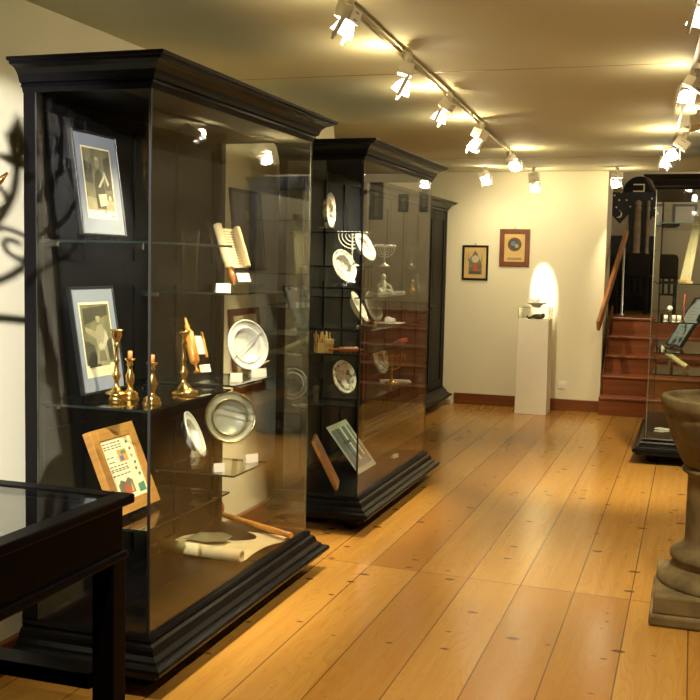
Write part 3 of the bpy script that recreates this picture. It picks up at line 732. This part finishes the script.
t = thing('brass_bottle', 'small gold coloured bottle beside a pale block on the upper shelf', 'bottle', (-1.74, 6.52, 1.27))
MB().lathe([(.001, 0), (.022, 0), (.026, .02), (.02, .04), (.008, .05), (.008, .07), (.011, .072)], 'brass', 16).build('body', t); MB().ball((0, 0, .08), .01, 'brass').build('stopper', t)
tag(MB().box((-.03, -.02, 0), (.03, .02, .02), 'paper_white', Matrix.Translation((-1.78, 6.38, 1.27))).build('pale_block', None, .003), 'small pale block on the shelf left of the gold bottle', 'block')
# quill box
t = thing('quill_box', 'pale wooden box holding a bundle of cut sticks in the second cabinet', 'box', (at('y', 5.37, 323, 354)[0], 5.37, .965), -45)
MB().box((-.045, -.028, 0), (.05, .028, .05), 'pale_wood').build('box', t, .002); MB().box((0, -.031, .045), (.052, .0, .075), 'pale_wood').build('front_block', t, .002)
for k in range(11):
    x = -.045 + .009*k; MB().tube([(x, .01*math.sin(k*2.1), .03), (x+.004*math.sin(k*3)-.006, .012*math.cos(k), .105+.014*math.sin(k*1.7))], .0042, 'pale_wood' if k % 3 else 'amber_wood', 6).build('stick', t)
t = thing('carved_rattle', 'turned reddish brown wooden rattle lying on the shelf beside the quill box', 'rattle', (-1.80, 5.42, .983), -58)
rx = Matrix.Rotation(R(90), 4, 'Y')
b = MB().lathe([(.003, -.115), (.007, -.11), (.008, -.06), (.012, -.055), (.018, -.045), (.012, -.03), (.018, -.016), (.012, -.002), (.018, .012), (.012, .028), (.018, .042), (.010, .056), (.004, .075), (.001, .09)], 'cherry_wood', 16, rx)
b.build('body', t)
t = thing('torah_knife', 'knife with a red handle and a steel collar on the shelf above the brass menorah', 'knife', (-1.74, 6.2, .966), 0)
MB().box((-.19, -.003, .004), (-.02, .012, .008), 'steel').build('blade', t); MB().box((-.02, -.008, .0), (.06, .016, .02), 'steel').build('collar', t, .002); MB().box((.06, -.010, .0), (.22, .018, .024), 'red_plastic').build('handle', t, .004)
# silver tray + white shell
tag(MB().lathe([(1e-4, .004), (.07, .004), (.10, .016), (.102, .014), (.075, 0), (1e-4, 0)], 'silver', 28, Matrix.Translation((-1.80, 6.22, 1.081))).build('silver_tray'), 'low shiny silver tray on the middle shelf of the second cabinet', 'tray')
b = MB().ball((-1.80, 6.20, 1.112), .022, 'porcelain', sc=(1.2, 1, 1)).ball((-1.775, 6.22, 1.108), .017, 'porcelain')
tag(b.build('porcelain_shell'), 'small white porcelain ornament sitting on the silver tray', 'ornament')
b = MB().box((-.1, -.07, 0), (.1, .07, .006), 'paper_white').box((-.1, -.004, .006), (.1, .004, .008), 'mat_grey')
for k in range(6): b.box((-.08+.0, -.06+.009*k, .006), (.08, -.057+.009*k, .0065), 'photo_mid')
o = b.build('open_booklet'); o.location = (-1.83, 6.50, .691); o.rotation_euler = (0, 0, R(20)); tag(o, 'open white booklet lying beside the brass menorah', 'booklet')
tag(MB().box((-.012, -.012, 0), (.014, .010, .06), 'bronze', Matrix.Translation((-1.98, 5.40, .682))).ball((-1.98, 5.40, .755), .02, 'bronze').build('bronze_figure'), 'small dark bronze figure left of the painted lower plate', 'figure')
# leaning photograph and wooden board on the floor of cabinet two
def print_pole(b, x0, x1, z0, z1, y):
    rect(b, x0, x1, z0, z1, y, 'mat_grey'); w, h = x1-x0, z1-z0
    for u, m in ((.12, 'photo_mid'), (.34, 'photo_dark'), (.55, 'paper_white'), (.7, 'photo_mid'), (.86, 'paper_white')): rect(b, x0+u*w-.012, x0+u*w+.012, z0+.2*h*(u+.2), z1, y-.0005, m)
    rect(b, x0+.2*w, x0+.62*w, z0+.6*h, z0+.66*h, y-.001, 'photo_dark')
picture('leaning_photograph', 'white bordered photograph leaning on the floor of the second cabinet', 'photograph', .36, .345, (-1.855, 6.02, .196), 0, 38, .004, 'paper_white', (.02, .02, .03, .03), 'paper_white', print_pole, depth=.008)
t = thing('wooden_board', 'brown wooden plaque leaning at the front left of the second cabinet floor', 'plaque', (-1.86, 5.48, .196), 17, 27)
MB().box((-.11, 0, 0), (.13, .02, .31), 'frame_oak').build('board', t, .004); MB().box((-.09, -.003, .03), (.11, .0, .28), 'cherry_wood').build('relief', t, .002)
# bluish card at the far end of cabinet two's near shelf seen through cabinet one
t = thing('acrylic_easel', 'clear acrylic easel left of the painted blue plate', 'easel', (-2.02, 5.42, 1.328), -20)
MB().box((-.04, -.05, 0), (.04, .05, .004), 'acrylic').box((-.04, .0, 0), (.04, .004, .11), None, Matrix.Rotation(R(-18), 4, 'X')).build('body', t)

# ------------------------------------------------------------------ right cabinet contents
t = thing('memorial_board', 'tall cream tapering board leaning in the right cabinet', 'board', (-.075, 8.62, 1.366), -150, 9)
MB().prism([(-.06, 0), (.06, 0), (.05, .53), (-.02, .53)], 'y', 0, .03, 'paper_cream').build('panel', t, .003); MB().box((-.055, -.01, 0), (.06, .05, .02), 'pale_wood').build('foot', t)
t = picture('framed_certificate', 'black framed certificate leaning back on a shelf of the right cabinet', 'certificate', .22, .46, (-.135, 8.62, .862), -148, 33, .014, 'frame_black', (.012, .012, .02, .02), 'mat_grey', lambda b, x0, x1, z0, z1, y: [rect(b, x0, x1, z0, z1, y, 'mat_grey')] + [rect(b, x0+.02, x1-.02-.01*(k % 3), z0+.05+k*.03, z0+.058+k*.03, y-.0005, 'photo_mid') for k in range(10)], depth=.03)
t = thing('parchment_roll', 'white rolled parchment lying tilted on the lowest shelf of the right cabinet', 'scroll', (-.07, 8.50, .707), 0)
b = MB().tube([(-.085, -.06, 0), (.10, .10, .085)], .022, 'parchment', 16); b.build('roll', t)
MB().box((-.07, -.05, -.025), (-.055, -.03, .0), 'brass_old').box((.07, .07, -.025), (.085, .09, .045)).build('rest', t)
o = card('white label card on the shelf left of the black framed certificate', (-.215, 8.46, .844), 180, .06, .03)
t = thing('glass_cups', 'small figurine with a white round head on the right cabinet shelf', 'figurine', (-.165, 8.55, 1.073)); t.name = 'white_headed_figurine'
MB().lathe([(.022, 0), (.024, .006), (.012, .02), (.014, .05), (.008, .065)], 'object_glass', 14).build('body', t); MB().ball((0, 0, .085), .024, 'porcelain').build('head', t)
for k, (x, y) in enumerate(((-.19, 8.45), (-.13, 8.48), (-.09, 8.45))):
    tag(MB().lathe([(.001, 0), (.014, 0), (.015, .004), (.016, .036), (.013, .036), (.012, .008), (.001, .006)], 'porcelain' if k != 1 else 'silver', 14, Matrix.Translation((x, y, 1.073))).build('small_cup'), ('tiny white cup in front of the white headed figurine', 'tiny silver cup between two white cups in the right cabinet', 'tiny white cup beside the silver one in the right cabinet')[k], 'cup')
t = thing('red_tassel', 'thin red cord hanging by the cream board in the right cabinet', 'cord', (-.06, 8.50, 1.075)); 
MB().tube([(0, 0, 0), (.005, .003, .06), (0, .004, .12), (.006, .004, .2)], .006, 'ink_red', 6).build('strand', t)
b = MB()
for k in range(7):
    b.box((-.06, -.04, 0), (.06, .04, .002), 'paper_white', Matrix.Translation((-.02+.02*math.sin(k*2), .03*math.cos(k*1.3), .003*k)) @ Matrix.Rotation(k*.5, 4, 'Z'))
o = b.build('paper_pile'); o.location = (-.14, 8.42, .193); tag(o, 'loose pile of white papers on the floor of the right cabinet', 'papers')

# ------------------------------------------------------------------ stone font at the right
ft = thing('stone_font', 'carved stone font on a moulded pillar at the right edge', 'font', (.195, 4.62, 0))
b = MB().box((-.29, -.29, .045), (.29, .29, .13), 'stone').box((-.305, -.305, 0), (.305, .305, .05))
b.build('plinth', ft, .012)
MB().lathe([(.285, .12), (.288, .145), (.275, .165), (.245, .185), (.226, .205), (.222, .22), (.236, .235), (.238, .25), (.222, .268), (.196, .28), (.182, .295), (.178, .32), (.177, .58), (.182, .595), (.20, .605), (.204, .62), (.19, .632)], 'stone', 32).build('pillar', ft)
MB().lathe([(.18, .625), (.20, .64), (.222, .68), (.244, .73), (.266, .785), (.281, .83), (.286, .85), (.283, .858), (.296, .868), (.302, .92), (.298, .928), (.27, .93), (.265, .915), (.22, .89), (.1, .875), (.001, .87)], 'stone', 32).build('bowl', ft)

# ------------------------------------------------------------------ white plinth at the back wall
pl = thing('display_plinth', 'white display plinth with a small glass case against the far wall', 'plinth', (-1.478, 10.37, 0))
MB().prism([(-.157, 0), (.157, 0), (.150, .945), (-.150, .945)], 'y', -.15, .15, 'plinth_white').build('body', pl, .004)
b = MB()
for a, c in (((-.15, -.15, .945), (.15, -.146, 1.06)), ((-.15, .146, .945), (.15, .15, 1.06)), ((-.15, -.146, .945), (-.146, .146, 1.06)), ((.146, -.146, .945), (.15, .146, 1.06)), ((-.15, -.15, 1.06), (.15, .15, 1.065))): b.box(a, c, 'pane_glass')
b.build('glass_case', pl)
b = MB()
for x in (-.15, .147):
    for y in (-.15, .147): b.box((x, y, .945), (x+.003, y+.003, 1.066), 'pane_edge')
for y in (-.15, .147): b.box((-.15, y, 1.062), (.15, y+.003, 1.066), 'pane_edge')
for x in (-.15, .147): b.box((x, -.15, 1.062), (x+.003, .15, 1.066), 'pane_edge')
b.build('case_edge', pl)
b = MB().ball((-1.45, 10.34, .972), .04, 'bronze', sc=(1.7, 1, .65)).ball((-1.40, 10.33, .985), .022, 'bronze').tube([(-1.50, 10.34, .965), (-1.545, 10.33, .955), (-1.56, 10.33, .975)], .012, 'bronze', 8)
tag(b.build('bronze_lamp'), 'dark bronze oil lamp inside the small glass case on the plinth', 'oil lamp')
tag(MB().lathe([(.001, 0), (.045, 0), (.046, .008), (.06, .02), (.105, .042), (.108, .046), (.10, .046), (.05, .024), (.001, .02)], 'porcelain', 28, Matrix.Translation((-1.47, 10.36, 1.066))).build('wide_saucer'), 'wide white saucer on top of the small glass case', 'saucer')
tag(MB().lathe([(.001, 0), (.030, 0), (.040, .012), (.052, .055), (.048, .055), (.038, .014), (.001, .006)], 'porcelain', 24, Matrix.Translation((-1.485, 10.36, 1.087))).build('white_bowl'), 'small white bowl standing in the wide saucer on the plinth', 'bowl')
ou = thing('wall_outlet', 'white square power outlet low on the far wall beside the plinth', 'outlet', (-1.231, YB-.012, .22))
MB().box((-.04, 0, 0), (.04, .012, .08), 'white_plastic').build('plate', ou, .003); MB().lathe([(.027, -.002), (.027, .002), (.022, .004)], 'white_plastic', 20, Matrix.Translation((0, 0, .04)) @ Matrix.Rotation(R(90), 4, 'X')).build('socket', ou)

# ------------------------------------------------------------------ upper room: ark, chairs
ak = thing('painted_ark', 'dark painted shrine with stars, a crescent and mountains in the upper room', 'shrine', (-.70, 13.62, PZ))
MB().box((-.42, 0, 0), (.30, .45, .70), 'chair_black').build('chest', ak, .005)
MB().box((-.42, .02, .70), (.30, .43, 1.50), 'night_blue').build('panel', ak)
b = MB().prism([(-.20, 1.50), (.20, 1.50)] + circle(0, 1.5, .20, 14, 4, 176), 'y', .04, .30, 'chair_black'); b.build('dome', ak)
b = MB()
b.prism([(-.40, .95), (-.40, 1.18), (-.36, 1.26), (-.27, 1.15), (-.22, 1.10), (-.12, 1.22), (-.10, .95)], 'y', .012, .02, 'mountain_grey').build('mountain', ak)
b = MB().prism([(.10, .95), (.10, 1.06), (.18, 1.2), (.28, 1.12), (.28, .95)], 'y', .012, .02, 'mountain_grey')
b.build('mountain', ak)
for x, z in ((-.38, 1.42), (-.30, 1.46), (-.22, 1.50), (-.34, 1.34), (-.15, 1.40), (-.24, 1.40), (-.1, 1.32), (-.38, 1.30), (.16, 1.42), (.25, 1.38), (.2, 1.3), (-.27, 1.31)):
    MB().prism(circle(x, z, .012, 8), 'y', .013, .02, 'gold_paint').build('star', ak)
MB().prism(circle(-.24, 1.22, .045, 14, -120, 80) + circle(-.262, 1.235, .05, 14, 60, -95), 'y', .006, .012, 'gold_paint').build('crescent', ak)
MB().box((-.075, .03, 1.505), (.065, .04, 1.52), 'gold_paint').box((-.075, .03, 1.59), (.065, .04, 1.605)).box((.05, .03, 1.52), (.065, .04, 1.59)).build('emblem', ak)
for x, cs in ((.0, 1.), (.125, .55)):
    c = MB().lathe([(.055, .70), (.06, .72), (.045, .74), (.042, .78), (.044, 1.0), (.036, 1.26), (.05, 1.275), (.036, 1.29), (.05, 1.305), (.03, 1.32), (.045, 1.35), (.04, 1.38), (.01, 1.40)], 'column_marble', 16, Matrix.Translation((x, -.02, 0)) @ Matrix.Diagonal((cs, cs, 1, 1)))
    c.build('column', ak)
MB().box((-.03, -.05, .66), (.22, .07, .70), 'chair_black').build('column_shelf', ak)

def chair(label, loc, az):
    t = thing('wooden_chair', label, 'chair', loc, az, 0, 'chairs in the upper room')
    MB().box((-.20, -.20, .42), (.20, .22, .46), 'chair_black').build('seat', t, .006)
    for x in (-.19, .15):
        MB().box((x, -.19, 0), (x+.04, -.15, .42), 'chair_black').build('leg', t); MB().box((x, .18, 0), (x+.04, .22, .42), 'chair_black').build('leg', t)
    MB().prism([(-.2, .42), (.2, .42), (.2, .66), (.185, .70), (.15, .715), (-.15, .715), (-.185, .70), (-.2, .66)], 'y', .19, .22, 'chair_black').build('backrest', t, .004)
    for k in range(4): MB().box((-.12+k*.07, .2, .245), (-.09+k*.07, .212, .42), 'chair_black').build('slat', t)
    MB().box((-.17, -.18, .16), (-.155, .2, .185), 'chair_black').box((.155, -.18, .16), (.17, .2, .185)).box((-.17, .19, .22), (.17, .205, .245)).build('stretcher', t)
chair('black wooden chair with a solid back before the dark painted shrine', (-.675, 12.72, PZ), 88)
chair('black wooden chair with a solid back seen through the right glass cabinet', (-.375, 13.16, PZ), 90)

# ------------------------------------------------------------------ tracks and spotlights
def track(label, a, b_):
    a, b_ = Vector(a), Vector(b_)
    t = thing('lighting_track', label, 'lighting track', a)
    d = b_-a; L = d.length; rot = Matrix.Rotation(math.atan2(d.y, d.x), 4, 'Z')
    MB().box((0, -.008, -.010), (L, .008, .010), 'track_metal', rot).build('rail', t)
    n = 5
    for k in range(n):
        s = L*(.04+.92*k/(n-1)); MB().box((s-.01, -.006, .010), (s+.01, .006, H-a.z), 'light_plastic', rot).build('bracket', t)
ZR = 2.405
track('thin brass coloured lighting track running down the ceiling', (-1.085, .3, ZR), (-1.50, 8.9, ZR))
track('lighting track on the ceiling at the right edge of the photograph', (.07, 2.6, ZR), (-.235, 9.25, ZR))

WARM = (1., .82, .49)
def spot(label, mount, lens, target, watts, angle=50, leak=4.6, blend=.6, col=WARM, size=.045, cut=None):
    m = Vector(mount); t = thing('track_spotlight', label, 'spotlight', m, group='ceiling spotlights')
    lp = Vector(lens)-m; d = (Vector(target)-Vector(lens)).normalized()
    MB().lathe([(.018, 0), (.018, -.03), (.012, -.035), (.012, -.055)], 'light_plastic', 14).build('adapter', t)
    hz = Vector((d.x, d.y, 0)).normalized()
    sx = hz.cross(Vector((0, 0, 1)))
    # transformer box hangs from the adapter, tilted towards the head
    bz = (lp - Vector((0, 0, -.05))).normalized()
    bx = sx; by = bz.cross(bx).normalized(); bx = by.cross(bz).normalized()
    Lb = max(.05, (lp - Vector((0, 0, -.05))).length - .075)
    mat = Matrix.Translation((0, 0, -.05)) @ Matrix(((bx.x, by.x, bz.x, 0), (bx.y, by.y, bz.y, 0), (bx.z, by.z, bz.z, 0), (0, 0, 0, 1)))
    b = MB().box((-.05, -.032, .0), (.05, .032, Lb), 'light_plastic', mat)
    for q in (.25, .75): b.box((-.02, -.0328, Lb*q-.003), (.02, .0328, Lb*q+.003), 'slot_dark', mat)
    b.build('transformer_box', t, .004)
    # lamp head along d
    ax = d.cross(Vector((0, 0, 1))).normalized(); ay = d.cross(ax).normalized()
    hm = Matrix.Translation(lp) @ Matrix(((ax.x, ay.x, d.x, 0), (ax.y, ay.y, d.y, 0), (ax.z, ay.z, d.z, 0), (0, 0, 0, 1)))
    MB().lathe([(.014, -.06), (.02, -.055), (.034, -.03), (.042, -.004), (.044, .0), (.038, -.004), (.01, -.022)], 'lamp_glow', 20, hm).build('reflector', t)
    MB().lathe([(.001, -.024), (.009, -.022), (.011, -.012), (.004, -.004), (.001, -.003)], 'lamp_core', 12, hm).build('bulb', t)
    b = MB().box((-.054, -.006, -.075), (-.048, .006, .03), 'light_plastic', hm).box((.048, -.006, -.075), (.054, .006, .03), None, hm).box((-.054, -.006, -.08), (.054, .006, -.072), None, hm).box((-.058, -.009, -.06), (-.054, .009, .018), None, hm).box((.054, -.009, -.06), (.058, .009, .018), None, hm)
    b.build('yoke', t, .001)
    ld = bpy.data.lights.new('beam', 'SPOT'); ld.energy = watts; ld.spot_size = R(angle); ld.spot_blend = blend; ld.color = col; ld.shadow_soft_size = .022
    lo = bpy.data.objects.new('beam', ld); COL.objects.link(lo); lo.parent = t
    lo.location = lp + d*.012; lo.rotation_euler = d.to_track_quat('-Z', 'Y').to_euler()
    if leak:
        pd = bpy.data.lights.new('glow', 'POINT'); pd.energy = leak; pd.color = (1., .80, .42); pd.shadow_soft_size = .03
        po = bpy.data.objects.new('glow', pd); COL.objects.link(po); po.parent = t; po.location = lp + d*.03 + Vector((0, 0, .075))
    return t
K = 1.0
spot('white spotlight hanging nearest the camera at the top edge', (-1.181, 3.50, ZR), (-1.215, 3.50, 2.262), (-2.0, 3.5, .95), 95*K, 66)
spot('white boxy spotlight second along the left track', (-1.253, 4.524, ZR), (-1.285, 4.524, 2.23), (-1.95, 4.3, .85), 105*K, 62)
spot('glowing spotlight third along the left track', (-1.309, 5.606, ZR), (-1.372, 5.606, 2.25), (-1.9, 5.6, 1.1), 85*K, 64)
spot('boxy spotlight fourth along the left track', (-1.368, 6.806, ZR), (-1.423, 6.806, 2.232), (-1.9, 6.2, 1.0), 70*K, 60)
spot('bright spotlight at the far end of the left track', (-1.485, 8.545, ZR), (-1.423, 8.545, 2.269), (-1.5, 10.5, .45), 58*K, 95, blend=1.)
spot('small spotlight on the ceiling above the two framed prints', (-2.023, 10.2, H), (-1.97, 10.15, 2.27), (-1.9, 10.71, .6), 8*K, 140, blend=1.)
spot('small spotlight on the ceiling right above the white plinth', (-1.535, 10.25, H), (-1.505, 10.25, 2.21), (-1.455, 10.71, 1.24), 260*K, 15.5, blend=.45)
spot('small bright spotlight at the ceiling above the stairs', (-.742, 10.3, H), (-.737, 10.3, 2.256), (-.4, 11.3, .5), 25*K, 58)
spot('large white spotlight cut by the right edge of the photograph', (-.01, 6.50, ZR), (-.015, 6.681, 2.31), (-.55, 7.4, 0), 190*K, 62, blend=1.)
spot('white boxy spotlight on the right track above the glass cabinet', (-.095, 7.52, ZR), (-.178, 7.52, 2.238), (-.12, 8.7, .95), 110*K, 60, blend=1.)
spot('glowing spotlight just above the cornice of the right cabinet', (-.212, 8.75, ZR), (-.269, 8.72, 2.285), (-.8, 9.2, 0), 60*K, 80, blend=1.)
# further lamps of the same two tracks, outside the frame
spot('white spotlight on the left track above the table showcase', (-1.10, .80, ZR), (-1.05, .75, 2.25), (-2.45, 3.25, 1.15), 420*K, 38, leak=1, blend=.25, col=(1., .93, .80))
spot('white spotlight on the left track above the near floor', (-1.16, 1.9, ZR), (-1.15, 1.9, 2.25), (-.9, 2.9, 0), 65*K, 70)
spot('white spotlight on the right track above the near floor', (.03, 3.6, ZR), (-.02, 3.6, 2.25), (-.5, 3.9, 0), 75*K, 75)
spot('white spotlight on the right track above the stone font', (-.02, 5.2, ZR), (-.08, 5.2, 2.25), (-.5, 5.6, 0), 70*K, 75)
# lamps of the upper room
def pendant(label, loc, watts):
    t = thing('ceiling_lamp', label, 'ceiling lamp', loc)
    MB().lathe([(.04, 0), (.04, -.02), (.005, -.022), (.005, -.3)], 'white_plastic', 14).build('cord', t)
    MB().ball((0, 0, -.38), .08, 'lamp_glow').build('globe', t)
    pd = bpy.data.lights.new('glow', 'POINT'); pd.energy = watts; pd.color = (1., .86, .66); pd.shadow_soft_size = .09
    po = bpy.data.objects.new('glow', pd); COL.objects.link(po); po.parent = t; po.location = (0, 0, -.55)
pendant('white globe lamp on the ceiling of the upper room', (.75, 12.7, 3.2), 9)

# ------------------------------------------------------------------ world, view
wd = bpy.data.worlds.new('world'); SC.world = wd; wd.use_nodes = True
wd.node_tree.nodes['Background'].inputs[0].default_value = (.02, .016, .01, 1)
SC.view_settings.view_transform = 'Standard'; SC.view_settings.look = 'None'
SC.view_settings.gamma = 1; SC.view_settings.use_curve_mapping = False
SC.view_settings.exposure = 1.08
cy = SC.cycles
cy.use_denoising = True
cy.max_bounces = 10; cy.diffuse_bounces = 4; cy.glossy_bounces = 6; cy.transparent_max_bounces = 40
cy.sample_clamp_indirect = 4.0; cy.caustics_reflective = False; cy.caustics_refractive = False
